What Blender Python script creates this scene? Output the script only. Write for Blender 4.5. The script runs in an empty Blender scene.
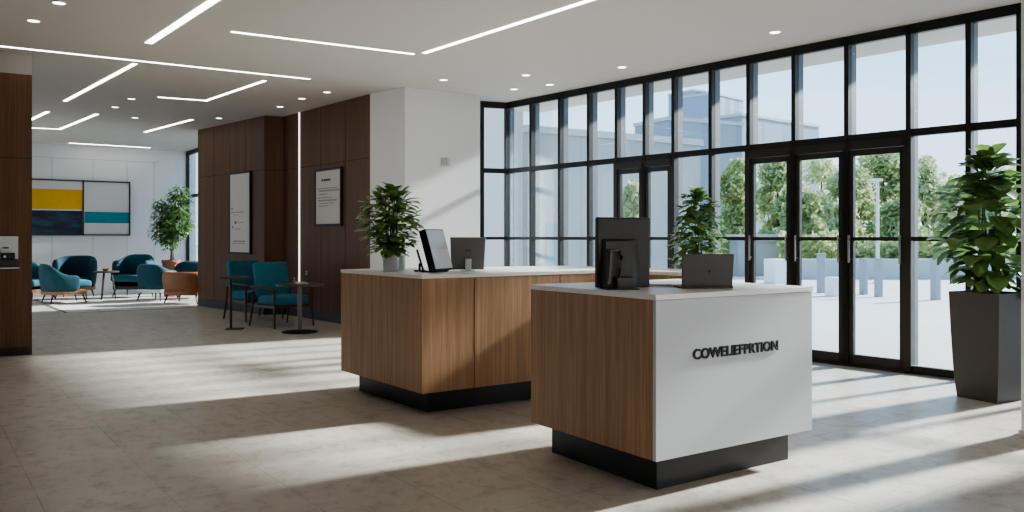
import bpy, bmesh, math, random
from mathutils import Vector, Matrix, Euler

R = random.Random(7)
SC = bpy.context.scene
COL = SC.collection
PI = math.pi

# ------------------------------------------------------------------ camera
F, CX, HY, CAMH, CEIL = 830.0, 512.0, 237.0, 1.41, 3.61
cam_d = bpy.data.cameras.new('camera')
cam = bpy.data.objects.new('camera', cam_d)
COL.objects.link(cam)
cam.location = (0, 0, CAMH)
cam.rotation_euler = (PI / 2, 0, 0)
cam_d.sensor_width = 36
cam_d.lens = F / 1024 * 36
cam_d.shift_y = -19 / 1024
cam_d.clip_start = 0.05
cam_d.clip_end = 500
SC.camera = cam


def fl(px, py, z=0.0):
    """plan point seen at a pixel, lying at height z"""
    D = F * (CAMH - z) / (py - HY)
    return Vector(((px - CX) / F * D, D, z))


def at(px, D, z=0.0):
    return Vector(((px - CX) / F * D, D, z))


def zat(py, D):
    return CAMH - (py - HY) / F * D


# ------------------------------------------------------------------ materials
def new_mat(name):
    m = bpy.data.materials.new(name)
    m.use_nodes = True
    nt = m.node_tree
    b = nt.nodes['Principled BSDF']
    return m, nt, b


def S(c):
    """sRGB 0-255 to linear"""
    o = []
    for v in c:
        v /= 255
        o.append(v / 12.92 if v <= .04045 else ((v + .055) / 1.055) ** 2.4)
    return (*o, 1)


def mix_node(nt, fac, a, b, blend='MIX'):
    n = nt.nodes.new('ShaderNodeMix')
    n.data_type = 'RGBA'
    n.blend_type = blend
    for sock, v in ((n.inputs[0], fac), (n.inputs[6], a), (n.inputs[7], b)):
        if hasattr(v, 'is_linked'):
            nt.links.new(v, sock)
        else:
            sock.default_value = v
    return n.outputs[2]


def tex_coord(nt, scale=(1, 1, 1), kind='Object', rot=(0, 0, 0)):
    tc = nt.nodes.new('ShaderNodeTexCoord')
    mp = nt.nodes.new('ShaderNodeMapping')
    mp.inputs['Scale'].default_value = scale
    mp.inputs['Rotation'].default_value = rot
    nt.links.new(tc.outputs[kind], mp.inputs['Vector'])
    return mp.outputs['Vector']


def noise(nt, vec, scale=5, detail=4, rough=.55):
    n = nt.nodes.new('ShaderNodeTexNoise')
    n.inputs['Scale'].default_value = scale
    n.inputs['Detail'].default_value = detail
    n.inputs['Roughness'].default_value = rough
    nt.links.new(vec, n.inputs['Vector'])
    return n.outputs['Fac']


def ramp(nt, fac, p0, p1, c0=(0, 0, 0, 1), c1=(1, 1, 1, 1)):
    n = nt.nodes.new('ShaderNodeValToRGB')
    n.color_ramp.elements[0].position = p0
    n.color_ramp.elements[1].position = p1
    n.color_ramp.elements[0].color = c0
    n.color_ramp.elements[1].color = c1
    nt.links.new(fac, n.inputs['Fac'])
    return n.outputs['Color']


def bump(nt, b, h, strength=.2, dist=.01):
    n = nt.nodes.new('ShaderNodeBump')
    n.inputs['Strength'].default_value = strength
    n.inputs['Distance'].default_value = dist
    nt.links.new(h, n.inputs['Height'])
    nt.links.new(n.outputs['Normal'], b.inputs['Normal'])


def plain(name, c, rough=.5, metal=0, var=.06, nscale=6, spec=None):
    m, nt, b = new_mat(name)
    col = S(c)
    v = tex_coord(nt)
    f = noise(nt, v, nscale, 3)
    lo = tuple(x * (1 - var) for x in col[:3]) + (1,)
    hi = tuple(min(1, x * (1 + var)) for x in col[:3]) + (1,)
    nt.links.new(mix_node(nt, f, lo, hi), b.inputs['Base Color'])
    b.inputs['Roughness'].default_value = rough
    b.inputs['Metallic'].default_value = metal
    if spec is not None:
        b.inputs['Specular IOR Level'].default_value = spec
    return m


def fabric(name, c):
    m, nt, b = new_mat(name)
    col = S(c)
    v = tex_coord(nt)
    f = noise(nt, v, 9, 3)
    f2 = noise(nt, v, 260, 2)
    lo = tuple(x * .8 for x in col[:3]) + (1,)
    hi = tuple(min(1, x * 1.2) for x in col[:3]) + (1,)
    nt.links.new(mix_node(nt, f, lo, hi), b.inputs['Base Color'])
    b.inputs['Roughness'].default_value = .9
    b.inputs['Sheen Weight'].default_value = .08
    bump(nt, b, f2, .25, .003)
    return m


def wood(name, dark, light, rough=.45, strips=8, vert=True):
    m, nt, b = new_mat(name)
    s = (strips, strips, .06) if vert else (.3, strips, strips)
    v1 = tex_coord(nt, s)
    v2 = tex_coord(nt, (55, 55, 1.3) if vert else (1.3, 55, 55))
    v3 = tex_coord(nt, (220, 220, 3) if vert else (3, 220, 220))
    a = ramp(nt, noise(nt, v1, 1.0, 1), .32, .68)
    g = ramp(nt, noise(nt, v2, 1.0, 5, .65), .3, .7)
    h = noise(nt, v3, 1.0, 2)
    c = mix_node(nt, a, S(dark), S(light))
    d = tuple(x * .7 for x in S(dark)[:3]) + (1,)
    c = mix_node(nt, g, d, c)
    mm = nt.nodes.new('ShaderNodeMath')
    mm.operation = 'MULTIPLY_ADD'
    nt.links.new(h, mm.inputs[0])
    mm.inputs[1].default_value = .5
    mm.inputs[2].default_value = .75
    c2 = nt.nodes.new('ShaderNodeHueSaturation')
    nt.links.new(mm.outputs[0], c2.inputs['Value'])
    nt.links.new(c, c2.inputs['Color'])
    nt.links.new(c2.outputs['Color'], b.inputs['Base Color'])
    b.inputs['Roughness'].default_value = rough
    b.inputs['Specular IOR Level'].default_value = .3
    bump(nt, b, h, .08, .002)
    return m


def emit(name, c, strength):
    m, nt, b = new_mat(name)
    b.inputs['Base Color'].default_value = S(c)
    b.inputs['Emission Color'].default_value = S(c)
    b.inputs['Emission Strength'].default_value = strength
    return m


def leaf_mat(name, dark, light, rough=.35, trans=.35):
    m, nt, b = new_mat(name)
    g = nt.nodes.new('ShaderNodeNewGeometry')
    c = ramp(nt, g.outputs['Random Per Island'], 0, 1, S(dark), S(light))
    v = tex_coord(nt)
    f = noise(nt, v, 14, 2)
    c = mix_node(nt, f, c, S(light))
    nt.links.new(c, b.inputs['Base Color'])
    b.inputs['Roughness'].default_value = rough
    t = nt.nodes.new('ShaderNodeBsdfTranslucent')
    nt.links.new(mix_node(nt, .5, c, S(light)), t.inputs['Color'])
    mx = nt.nodes.new('ShaderNodeMixShader')
    mx.inputs[0].default_value = trans
    nt.links.new(b.outputs[0], mx.inputs[1])
    nt.links.new(t.outputs[0], mx.inputs[2])
    nt.links.new(mx.outputs[0], nt.nodes['Material Output'].inputs['Surface'])
    return m


def glass_mat(name, tint=(236, 242, 245), refl=.35):
    m = bpy.data.materials.new(name)
    m.use_nodes = True
    nt = m.node_tree
    nt.nodes.clear()
    out = nt.nodes.new('ShaderNodeOutputMaterial')
    tr = nt.nodes.new('ShaderNodeBsdfTransparent')
    tr.inputs['Color'].default_value = S(tint)
    gl = nt.nodes.new('ShaderNodeBsdfGlossy')
    gl.inputs['Roughness'].default_value = .02
    fr = nt.nodes.new('ShaderNodeFresnel')
    fr.inputs['IOR'].default_value = 1.35
    mu = nt.nodes.new('ShaderNodeMath')
    mu.operation = 'MULTIPLY'
    mu.inputs[1].default_value = refl
    nt.links.new(fr.outputs[0], mu.inputs[0])
    mx = nt.nodes.new('ShaderNodeMixShader')
    nt.links.new(mu.outputs[0], mx.inputs[0])
    nt.links.new(tr.outputs[0], mx.inputs[1])
    nt.links.new(gl.outputs[0], mx.inputs[2])
    nt.links.new(mx.outputs[0], out.inputs['Surface'])
    return m


def floor_mat():
    m, nt, b = new_mat('floor_tile')
    ang = math.atan2(-.807, .59)
    v = tex_coord(nt, (1, 1, 1), 'Object', (0, 0, -ang))
    br = nt.nodes.new('ShaderNodeTexBrick')
    br.offset = .0
    br.inputs['Scale'].default_value = 1
    br.inputs['Brick Width'].default_value = 1.16
    br.inputs['Row Height'].default_value = .58
    br.inputs['Mortar Size'].default_value = .005
    br.inputs['Mortar Smooth'].default_value = .3
    br.inputs['Bias'].default_value = 0
    br.inputs['Color1'].default_value = S((190, 181, 170))
    br.inputs['Color2'].default_value = S((199, 190, 179))
    br.inputs['Mortar'].default_value = S((150, 143, 135))
    nt.links.new(v, br.inputs['Vector'])
    n1 = noise(nt, v, 1.4, 6, .62)
    n2 = noise(nt, v, 7, 8, .7)
    n3 = noise(nt, v, 26, 6, .7)
    c = mix_node(nt, ramp(nt, n1, .35, .7), br.outputs['Color'], S((208, 199, 188)))
    f2 = ramp(nt, n2, .5, .72, (0, 0, 0, 1), (.75, .75, .75, 1))
    c = mix_node(nt, f2, c, S((148, 138, 127)))
    f3 = ramp(nt, n3, .56, .74, (0, 0, 0, 1), (.6, .6, .6, 1))
    c = mix_node(nt, f3, c, S((136, 126, 114)))
    nt.links.new(c, b.inputs['Base Color'])
    rr = ramp(nt, n2, .3, .7, (.30, .30, .30, 1), (.42, .42, .42, 1))
    nt.links.new(rr, b.inputs['Roughness'])
    b.inputs['Specular IOR Level'].default_value = .5
    bump(nt, b, br.outputs['Fac'], -.15, .002)
    return m


def paving_mat():
    m, nt, b = new_mat('plaza_paving')
    v = tex_coord(nt)
    br = nt.nodes.new('ShaderNodeTexBrick')
    br.offset = .5
    br.inputs['Scale'].default_value = 1
    br.inputs['Brick Width'].default_value = 1.6
    br.inputs['Row Height'].default_value = .8
    br.inputs['Mortar Size'].default_value = .012
    br.inputs['Color1'].default_value = S((176, 174, 172))
    br.inputs['Color2'].default_value = S((182, 180, 178))
    br.inputs['Mortar'].default_value = S((172, 170, 167))
    nt.links.new(v, br.inputs['Vector'])
    n1 = noise(nt, v, .5, 5)
    nt.links.new(mix_node(nt, ramp(nt, n1, .4, .7), br.outputs['Color'], S((182, 180, 177))), b.inputs['Base Color'])
    b.inputs['Roughness'].default_value = .75
    return m


def facade_mat(name, c, line, w=1.4, h=3.2, mort=.05):
    m, nt, b = new_mat(name)
    v = tex_coord(nt, (1, 1, 1), 'Object', (PI / 2, 0, 0))
    br = nt.nodes.new('ShaderNodeTexBrick')
    br.offset = 0
    br.inputs['Scale'].default_value = 1
    br.inputs['Brick Width'].default_value = w
    br.inputs['Row Height'].default_value = h
    br.inputs['Mortar Size'].default_value = mort
    c2 = tuple(x * .94 for x in c)
    br.inputs['Color1'].default_value = S(c)
    br.inputs['Color2'].default_value = S(c2)
    br.inputs['Mortar'].default_value = S(line)
    nt.links.new(v, br.inputs['Vector'])
    nt.links.new(br.outputs['Color'], b.inputs['Base Color'])
    b.inputs['Roughness'].default_value = .35
    return m


M = {}
M['floor'] = floor_mat()
M['paving'] = paving_mat()
M['ceiling'] = plain('ceiling_paint', (206, 201, 196), .9, var=.01, nscale=1)
M['shaded_bulkhead'] = plain('shaded_bulkhead_paint', (152, 147, 143), .95, var=.01)  # ceiling paint darkened: the dim upper-left ceiling is put into this grey
M['white_wall'] = plain('white_wall_paint', (224, 224, 224), .85, var=.012, nscale=1.5)
M['soffit'] = plain('soffit_paint', (214, 204, 194), .9, var=.02)
M['wall_wood'] = wood('dark_walnut_panelling', (98, 67, 46), (118, 84, 58), .5, 6)
M['desk_wood'] = wood('oak_veneer', (176, 139, 108), (203, 166, 133), .45, 14)
M['black_metal'] = plain('black_powder_coat', (26, 26, 27), .45, .3)
M['black_plinth'] = plain('black_plinth_laminate', (30, 27, 25), .4)
M['black_seam'] = plain('shadow_gap', (35, 25, 20), .9)
M['dark_bronze'] = plain('dark_frame', (40, 37, 35), .4, .2)
M['fin'] = plain('grey_fin', (100, 105, 111), .5, .1)
M['steel'] = plain('brushed_steel', (150, 150, 150), .3, .9)
M['glass'] = glass_mat('window_glass')
M['white_lam'] = plain('white_laminate', (200, 202, 205), .4, var=.015)
M['counter'] = plain('white_stone_counter', (238, 236, 233), .3, var=.012, nscale=3)
M['lettering'] = plain('black_lettering', (14, 14, 14), .7)
M['light'] = emit('light_strip', (255, 248, 238), 4.2)
M['lens'] = emit('downlight_lens', (255, 248, 238), 3)
M['wall_strip'] = emit('wall_light_strip', (255, 246, 236), 1.2)
M['teal'] = fabric('teal_upholstery', (34, 78, 91))
M['teal_near'] = fabric('teal_chair_upholstery', (50, 116, 138))
M['teal_light'] = fabric('light_teal_upholstery', (46, 102, 116))
M['teal_dark'] = fabric('dark_teal_upholstery', (20, 58, 72))
M['tan'] = plain('tan_leather', (158, 106, 72), .5, var=.15)
M['frame_wood'] = plain('dark_chair_wood', (72, 50, 38), .45, var=.2, nscale=20)
M['tan_wood'] = plain('tan_chair_wood', (158, 112, 76), .5, var=.15, nscale=20)
M['chair_leg'] = plain('dark_leg_metal', (58, 48, 42), .45, .3)
M['rug'] = fabric('pale_rug_wool', (206, 200, 193))
M['rug_border'] = fabric('rug_border', (92, 86, 82))
M['pot_white'] = plain('white_ceramic', (225, 225, 224), .45, var=.02)
M['planter'] = plain('charcoal_planter', (66, 63, 63), .5, var=.05)
M['terracotta'] = plain('terracotta', (150, 98, 80), .75, var=.12)
M['soil'] = plain('soil', (48, 36, 28), .95, var=.4, nscale=60)
M['stem'] = plain('plant_stem', (92, 100, 60), .7, var=.2)
M['bark'] = plain('bark', (112, 92, 70), .9, var=.3, nscale=15)
M['leaf'] = leaf_mat('fig_leaf', (42, 72, 38), (116, 146, 84), .35, .35)
M['leaf_dark'] = leaf_mat('desk_plant_leaf', (50, 84, 42), (136, 168, 96), .35, .3)
M['leaf_ficus'] = leaf_mat('ficus_leaf', (34, 64, 30), (110, 140, 78), .4, .3)
M['hazy_tree_leaf'] = [leaf_mat('hazy_tree_leaf', (146, 158, 104), (194, 200, 150),   .7, .5),  # outdoor haze is put into these paler leaf colours
                  leaf_mat('hazy_tree_leaf_dark', (128, 144, 94), (180, 190, 138),   .7, .5),
                  leaf_mat('hazy_tree_leaf_pale', (164, 174, 124), (206, 210, 166),   .7, .5)]
M['monitor'] = plain('dark_monitor_plastic', (46, 43, 42), .45)
M['monitor_mid'] = plain('grey_monitor_plastic', (58, 55, 53), .45)
M['monitor_grey'] = plain('grey_monitor_back', (108, 105, 103), .4, .1)
M['screen_pale'] = plain('pale_screen', (196, 194, 192), .25, var=.05)
M['screen_pale2'] = plain('pale_screen_lower', (214, 213, 211), .25, var=.05)
M['laptop'] = plain('space_grey_lid', (76, 73, 71), .4, .3)
M['silver'] = plain('silver_metal', (188, 188, 188), .35, .6)
M['paper'] = plain('poster_paper', (206, 200, 193), .8, var=.015)
M['ink'] = plain('ink', (84, 80, 77), .8)
M['ink_pale'] = plain('pale_ink', (158, 153, 148), .8)
M['joint'] = plain('pale_joint', (188, 184, 180), .9)
M['art_white'] = plain('canvas_grey_white', (206, 204, 203), .8, var=.02)
M['art_yellow'] = plain('canvas_yellow', (214, 166, 40), .8, var=.08)
M['art_teal'] = plain('canvas_teal', (20, 128, 145), .8, var=.15, nscale=4)
M['table_top'] = plain('dark_table_top', (78, 66, 58), .3, var=.1)
M['concrete'] = plain('concrete', (178, 178, 178), .85, var=.05)
M['concrete_white'] = plain('white_concrete', (226, 226, 225), .8, var=.03)
M['bollard'] = plain('grey_bollard', (150, 152, 156), .7, var=.05)
M['facade'] = facade_mat('wing_facade', (166, 166, 164), (155, 155, 154), 2.4, 6, .04)
M['facade_tower'] = facade_mat('tower_facade', (112, 128, 146), (136, 150, 166), 2.2, 40, .5)
M['facade_block'] = facade_mat('block_facade', (140, 150, 160), (128, 138, 150), 3.2, 60, .3)
M['lamp_post'] = plain('lamp_post_paint', (196, 198, 198), .5, .1)


def art_navy():
    m, nt, b = new_mat('canvas_navy')
    v = tex_coord(nt, (1.0, 1, 3.2))
    n = noise(nt, v, 1.6, 5)
    c = ramp(nt, n, .46, .66, S((24, 30, 46)), S((22, 74, 98)))
    nt.links.new(c, b.inputs['Base Color'])
    b.inputs['Roughness'].default_value = .6
    return m


M['art_navy'] = art_navy()


# ------------------------------------------------------------------ mesh helpers
class MB:
    def __init__(self):
        self.bm = bmesh.new()

    def _merge(self, t, mtx=None):
        if mtx is not None:
            t.transform(mtx)
        me = bpy.data.meshes.new('tmp')
        t.to_mesh(me)
        t.free()
        self.bm.from_mesh(me)
        bpy.data.meshes.remove(me)
        return self

    def box(self, c, s, bev=0, seg=2, rot=None, taper=None):
        t = bmesh.new()
        bmesh.ops.create_cube(t, size=1)
        for v in t.verts:
            k = 1.0
            if taper and v.co.z < 0:
                k = taper
            v.co = Vector((v.co.x * s[0] * k, v.co.y * s[1] * k, v.co.z * s[2]))
        if bev:
            bmesh.ops.bevel(t, geom=t.edges[:], offset=min(bev, min(s) * .49), segments=seg, profile=.5, affect='EDGES')
        m = Matrix.Translation(c)
        if rot:
            m = m @ Euler(rot).to_matrix().to_4x4()
        return self._merge(t, m)

    def bx(self, x0, x1, y0, y1, z0, z1, bev=0, seg=2):
        return self.box(((x0 + x1) / 2, (y0 + y1) / 2, (z0 + z1) / 2), (abs(x1 - x0), abs(y1 - y0), abs(z1 - z0)), bev, seg)

    def cyl(self, p0, p1, r0, r1=None, n=20, caps=True):
        p0, p1 = Vector(p0), Vector(p1)
        d = p1 - p0
        t = bmesh.new()
        bmesh.ops.create_cone(t, cap_ends=caps, segments=n, radius1=r0, radius2=r0 if r1 is None else r1, depth=d.length)
        q = Vector((0, 0, 1)).rotation_difference(d.normalized())
        return self._merge(t, Matrix.Translation((p0 + p1) / 2) @ q.to_matrix().to_4x4())

    def tube(self, pts, r, n=8):
        pts = [Vector(p) for p in pts]
        rs = r if isinstance(r, (list, tuple)) else [r] * len(pts)
        rings = []
        for i, p in enumerate(pts):
            d = (pts[min(i + 1, len(pts) - 1)] - pts[max(i - 1, 0)]).normalized()
            q = Vector((0, 0, 1)).rotation_difference(d)
            rings.append([self.bm.verts.new(p + q @ Vector((rs[i] * math.cos(2 * PI * k / n), rs[i] * math.sin(2 * PI * k / n), 0))) for k in range(n)])
        for a, b in zip(rings, rings[1:]):
            for k in range(n):
                self.bm.faces.new((a[k], a[(k + 1) % n], b[(k + 1) % n], b[k]))
        self.bm.faces.new(rings[0][::-1])
        self.bm.faces.new(rings[-1])
        return self

    def lathe(self, prof, c=(0, 0, 0), n=32):
        rings = []
        for r, z in prof:
            rings.append([self.bm.verts.new((c[0] + r * math.cos(2 * PI * k / n), c[1] + r * math.sin(2 * PI * k / n), c[2] + z)) for k in range(n)])
        for a, b in zip(rings, rings[1:]):
            for k in range(n):
                self.bm.faces.new((a[k], a[(k + 1) % n], b[(k + 1) % n], b[k]))
        self.bm.faces.new(rings[0][::-1])
        self.bm.faces.new(rings[-1])
        return self

    def prism(self, poly, z0, z1, bev=0):
        t = bmesh.new()
        lo = [t.verts.new((p[0], p[1], z0)) for p in poly]
        hi = [t.verts.new((p[0], p[1], z1)) for p in poly]
        n = len(poly)
        t.faces.new(lo[::-1])
        t.faces.new(hi)
        for i in range(n):
            t.faces.new((lo[i], lo[(i + 1) % n], hi[(i + 1) % n], hi[i]))
        bmesh.ops.recalc_face_normals(t, faces=t.faces[:])
        if bev:
            bmesh.ops.bevel(t, geom=t.edges[:], offset=bev, segments=2, profile=.5, affect='EDGES')
        return self._merge(t)

    def raw(self, verts, faces):
        vs = [self.bm.verts.new(v) for v in verts]
        for f in faces:
            self.bm.faces.new([vs[i] for i in f])
        return self

    def build(self, name, mat, parent=None, loc=(0, 0, 0), rz=0, smooth=False, rot=None):
        me = bpy.data.meshes.new(name)
        self.bm.to_mesh(me)
        self.bm.free()
        me.materials.append(mat)
        if smooth:
            for p in me.polygons:
                p.use_smooth = True
            try:
                me.set_sharp_from_angle(angle=math.radians(40))
            except Exception:
                pass
        o = bpy.data.objects.new(name, me)
        COL.objects.link(o)
        o.location = loc
        o.rotation_euler = rot if rot else (0, 0, rz)
        if parent:
            o.parent = parent
        return o


def tag(o, label=None, cat=None, group=None, kind=None):
    if label:
        o['label'] = label
    if cat:
        o['category'] = cat
    if group:
        o['group'] = group
    if kind:
        o['kind'] = kind
    return o


def thing(name, label, cat, loc=(0, 0, 0), rz=0, group=None):
    o = bpy.data.objects.new(name, None)
    o.empty_display_size = .1
    COL.objects.link(o)
    o.location = loc
    o.rotation_euler = (0, 0, rz)
    return tag(o, label, cat, group)


def struct(o, label=None, cat=None):
    return tag(o, label, cat, None, 'structure')


def copy_tree(o, parent=None):
    c = o.copy()
    COL.objects.link(c)
    if parent is not None:
        c.parent = parent
    for ch in list(o.children):
        copy_tree(ch, c)
    return c


def subsurf(o, lv=2):
    m = o.modifiers.new('smooth', 'SUBSURF')
    m.levels = lv
    m.render_levels = lv
    return o


def V2(a):
    return Vector((a[0], a[1], 0))


# ------------------------------------------------------------------ plan
G0 = Vector((-.08, 13.63, 0))
GU = Vector((4.9, -5.82, 0)).normalized()       # along the glass wall towards the viewer
GN = Vector((-GU.y, GU.x, 0))                    # outwards
if GN.x < 0:
    GN = -GN
GA = math.atan2(GU.y, GU.x)
VD = Vector((.84, .5426, 0)).normalized()


def gp(x, y=0, z=0):
    return G0 + GU * x + GN * y + Vector((0, 0, z))


BX = [0, .626, 1.284, 1.9025, 2.455, 2.972, 3.47, 4.064, 4.62, 5.228, 5.871, 6.545, 7.128, 7.58, 8.16, 8.74, 9.25]
CORNER = Vector((-.52, 13.47, 0))               # left end of the short return glazing
GEND = gp(9.25)
COLA = Vector((-1.57, 12.17, 0))                # pillar front corner
COLB = Vector((-.499, 12.92, 0))
COLL = Vector((-2.18, 12.75, 0))
W2A = Vector((-4.18, 15.17, 0))                 # walnut wall, second run, far end
W1B = Vector((-4.49, 15.04, 0))
W1A = Vector((-6.46, 17.07, 0))
CORE = W1A + VD * 1.0
LW_DIR = Vector((.81, .586, 0)).normalized()
LWC = Vector((-9.757, 20.4, 0))
LWR = LWC + LW_DIR * 1.72                         # right end of the lounge wall
LWL = LWC - LW_DIR * 7.0
PANR = Vector((-.5783 * 9.95, 9.95, 0))          # right edge of the near walnut panel
PANL = PANR - VD * 3.2

room = [G0, GEND, gp(14), Vector((gp(14).x, -4.5, 0)), Vector((-12, -4.5, 0)), Vector((-14.5, 8, 0)),
        LWL, LWR, CORE, CORNER]
room2 = [(p.x, p.y) for p in room]

# floor, ceiling, plaza
o = MB().prism(room2, -.12, 0).build('floor', M['floor'])
struct(o)
o = MB().prism(room2, CEIL, CEIL + .35).build('ceiling', M['ceiling'])
struct(o)
o = MB().prism([(-90, -40), (140, -40), (140, 160), (-90, 160)], -.3, -.125).build('ground', M['paving'])
struct(o)
o = MB().prism([(gp(x, y).x, gp(x, y).y) for x, y in ((-12, .16), (16, .16), (26, 60), (-22, 60))], -.124, -.015).build('plaza_pavement', M['paving'])
struct(o)
# overhanging soffit outside
o = MB().prism([(gp(x, y).x, gp(x, y).y) for x, y in ((-.6, .12), (14, .12), (14, 1.2), (-.6, 1.2))], CEIL + .02, CEIL + .35).build('trim_1', M['soffit'])
struct(o)


def wall_prism(name, pts, z0, z1, mat):
    o = MB().prism([(p[0], p[1]) for p in pts], z0, z1).build(name, mat)
    return struct(o)


# solid wall beyond the glazing on the right, out of frame
wall_prism('wall_right', [gp(9.31), gp(14), gp(14, .2), gp(9.31, .2)], 0, CEIL, M['white_wall'])
# wall out of frame on the left and behind
wall_prism('wall_left', [Vector((-12, -4.5, 0)), Vector((-14.5, 8, 0)), Vector((-14.7, 8, 0)), Vector((-12.2, -4.5, 0))], 0, CEIL, M['white_wall'])

wall_prism('wall_front', [Vector((-12.2, -4.5, 0)), Vector((gp(14).x, -4.5, 0)), Vector((gp(14).x, -4.7, 0)), Vector((-12.2, -4.7, 0))], 0, CEIL, M['white_wall'])  # unseen wall behind the viewer, added to cut ambient light

# white pillar
o = MB().prism([(COLA.x, COLA.y), (COLB.x, COLB.y), (CORNER.x, CORNER.y), (COLL.x, COLL.y)], 0, CEIL).build('column_1', M['white_wall'])
struct(o)


# walnut walls ------------------------------------------------------------
def walnut_run(name, a, b, depth, joints, seam_z, z1=CEIL, base=True):
    """panelled wall from a to b, visible face towards the viewer; local x runs a->b"""
    d = (b - a)
    L = d.length
    ang = math.atan2(d.y, d.x)
    mb = MB().bx(0, L, 0, depth, .0, z1)
    w = struct(mb.build(name, M['wall_wood'], None, a, ang))
    for x in joints:
        MB().bx(x - .004, x + .004, -.002, .004, .16, z1).build('panel_joint', M['black_seam'], w)
    for z in seam_z:
        MB().bx(0, L, -.002, .004, z - .004, z + .004).build('panel_joint', M['black_seam'], w)
    if base:
        MB().bx(-.0, L, -.012, .01, 0, .15).build('baseboard', M['black_plinth'], w)
    return w, ang


w1, a1 = walnut_run('wall_left_far', W1A, W1B, .3, [.75, 1.45, 2.1], [2.63])
wr, ar = walnut_run('wall_left_return', W1B, W2A, .25, [], [2.63])
w2, a2 = walnut_run('wall_left_near', W2A, COLL, .3, [.62, 1.5, 2.35], [2.63])
wp, ap = walnut_run('wall_left_front', PANL, PANR, .5, [], [2.35], z1=3.35, base=False)
MB().bx(0, (PANR - PANL).length - .03, -.0, .4, 0, .1).build('baseboard', M['black_plinth'], wp)
wp.location.z = 0
o = MB().bx(0, (PANR - PANL).length, .0, .5, 3.35, CEIL).build('trim_2', M['shaded_bulkhead'], None, PANL, ap)  # filler up to the ceiling, its grey imitates the shaded ceiling
struct(o)
# core mass behind the walnut (closes the building, never seen)
wall_prism('wall_core', [W1A + VD * .31, W2A + GN * .31, COLL + GN * .31, CORNER + Vector((-.02, .02, 0)), CORE + Vector((0, 0.02, 0))], 0, CEIL, M['white_wall'])

# vertical light strip on the walnut wall
L2 = (COLL - W2A).length
tx = .0
for i in range(2000):
    p = W2A + (COLL - W2A) * (i / 2000)
    if CX + p.x / p.y * F >= 299.5:
        tx = L2 * i / 2000
        break
o = MB().bx(tx - .013, tx + .013, -.014, -.0, .16, CEIL - .005).build('wall_light', M['wall_strip'], None, W2A, a2)
tag(o, 'tall thin vertical white light strip running up the walnut wall', 'wall light')

# lounge back wall
LL = (LWR - LWL).length
la = math.atan2(LW_DIR.y, LW_DIR.x)
w = struct(MB().bx(0, LL + .2, 0, .25, 0, CEIL).build('wall_back', M['white_wall'], None, LWL, la))


def lw_x(px):
    k = (px - CX) / F
    # LWL + LW_DIR*s on ray k
    return (k * LWL.y - LWL.x) / (LW_DIR.x - k * LW_DIR.y)


def lw_p(px, z=0, off=0):
    s = lw_x(px)
    n = Vector((LW_DIR.y, -LW_DIR.x, 0))
    p = LWL + LW_DIR * s + n * off
    return p + Vector((0, 0, z))


for px in (52, 93, 127, 154):
    x = lw_x(px)
    MB().bx(x - .006, x + .006, -.003, .0, 0, 3.3).build('panel_joint', M['joint'], w)
MB().bx(0, lw_x(158), -.003, .0, 3.28, 3.292).build('panel_joint', M['joint'], w)

# lounge window wall (from the lounge corner back to the core)
PW = [LWR + (CORE - LWR) * t for t in (0, .22, .44, .66, .88, 1)]
lwd = (CORE - LWR).normalized()
lang = math.atan2(lwd.y, lwd.x)
wn = 1


def win_bay(x0, x1, origin, ang, zs, fin=True, width=.052, z0=.0, top=.1, sill=.08, lastmull=False, fdepth=.10):
    """one bay: mullion at x0, rails at zs, panes between"""
    global wn
    mb = MB()
    mb.bx(x0 - width / 2, x0 + width / 2, -.045, .03, z0, CEIL)
    if lastmull:
        mb.bx(x1 - width / 2, x1 + width / 2, -.045, .03, z0, CEIL)
    mb.bx(x0, x1, -.045, .03, CEIL - top, CEIL)
    if z0 < 1:
        mb.bx(x0, x1, -.045, .03, 0, sill)
    edges = [sill if z0 < 1 else z0] + [z for z in zs] + [CEIL - top]
    for z, h in ((z, .075 if z > 2 else .045) for z in zs if z > z0):
        mb.bx(x0, x1, -.04, .03, z - h / 2, z + h / 2)
    w = struct(mb.build('window_%d' % wn, M['black_metal'], None, origin, ang))
    wn += 1
    for a, b in zip(edges, edges[1:]):
        MB().bx(x0 + .02, x1 - .02, -.004, .004, a + .01, b - .01).build('glass_pane', M['glass'], w)
    if fin:
        mb = MB().bx(x0 - width / 2, x0 + width / 2, .031, .031 + fdepth, z0, CEIL)
        if lastmull:
            mb.bx(x1 - width / 2, x1 + width / 2, .031, .031 + fdepth, z0, CEIL)
        mb.build('mullion_fin', M['fin'], w)
    return w


ll = (CORE - LWR).length
n = 3
for i in range(n):
    win_bay(ll * i / n, ll * (i + 1) / n, LWR, lang, [2.45], False, .07, lastmull=(i == n - 1))

# short return glazing between pillar and corner
cd = (G0 - CORNER)
win_bay(.03, cd.length - .0, CORNER, math.atan2(cd.y, cd.x), [1.39, 2.49], True, .055)
# main glazing
DOORS = {4: 1, 5: 2, 8: 3, 9: 4, 10: 5}
for i in range(len(BX) - 1):
    last = i == len(BX) - 2
    if i in DOORS:
        win_bay(BX[i], BX[i + 1], G0, GA, [2.49], z0=2.44)
    else:
        win_bay(BX[i], BX[i + 1], G0, GA, [1.39, 2.49], lastmull=last)


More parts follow.
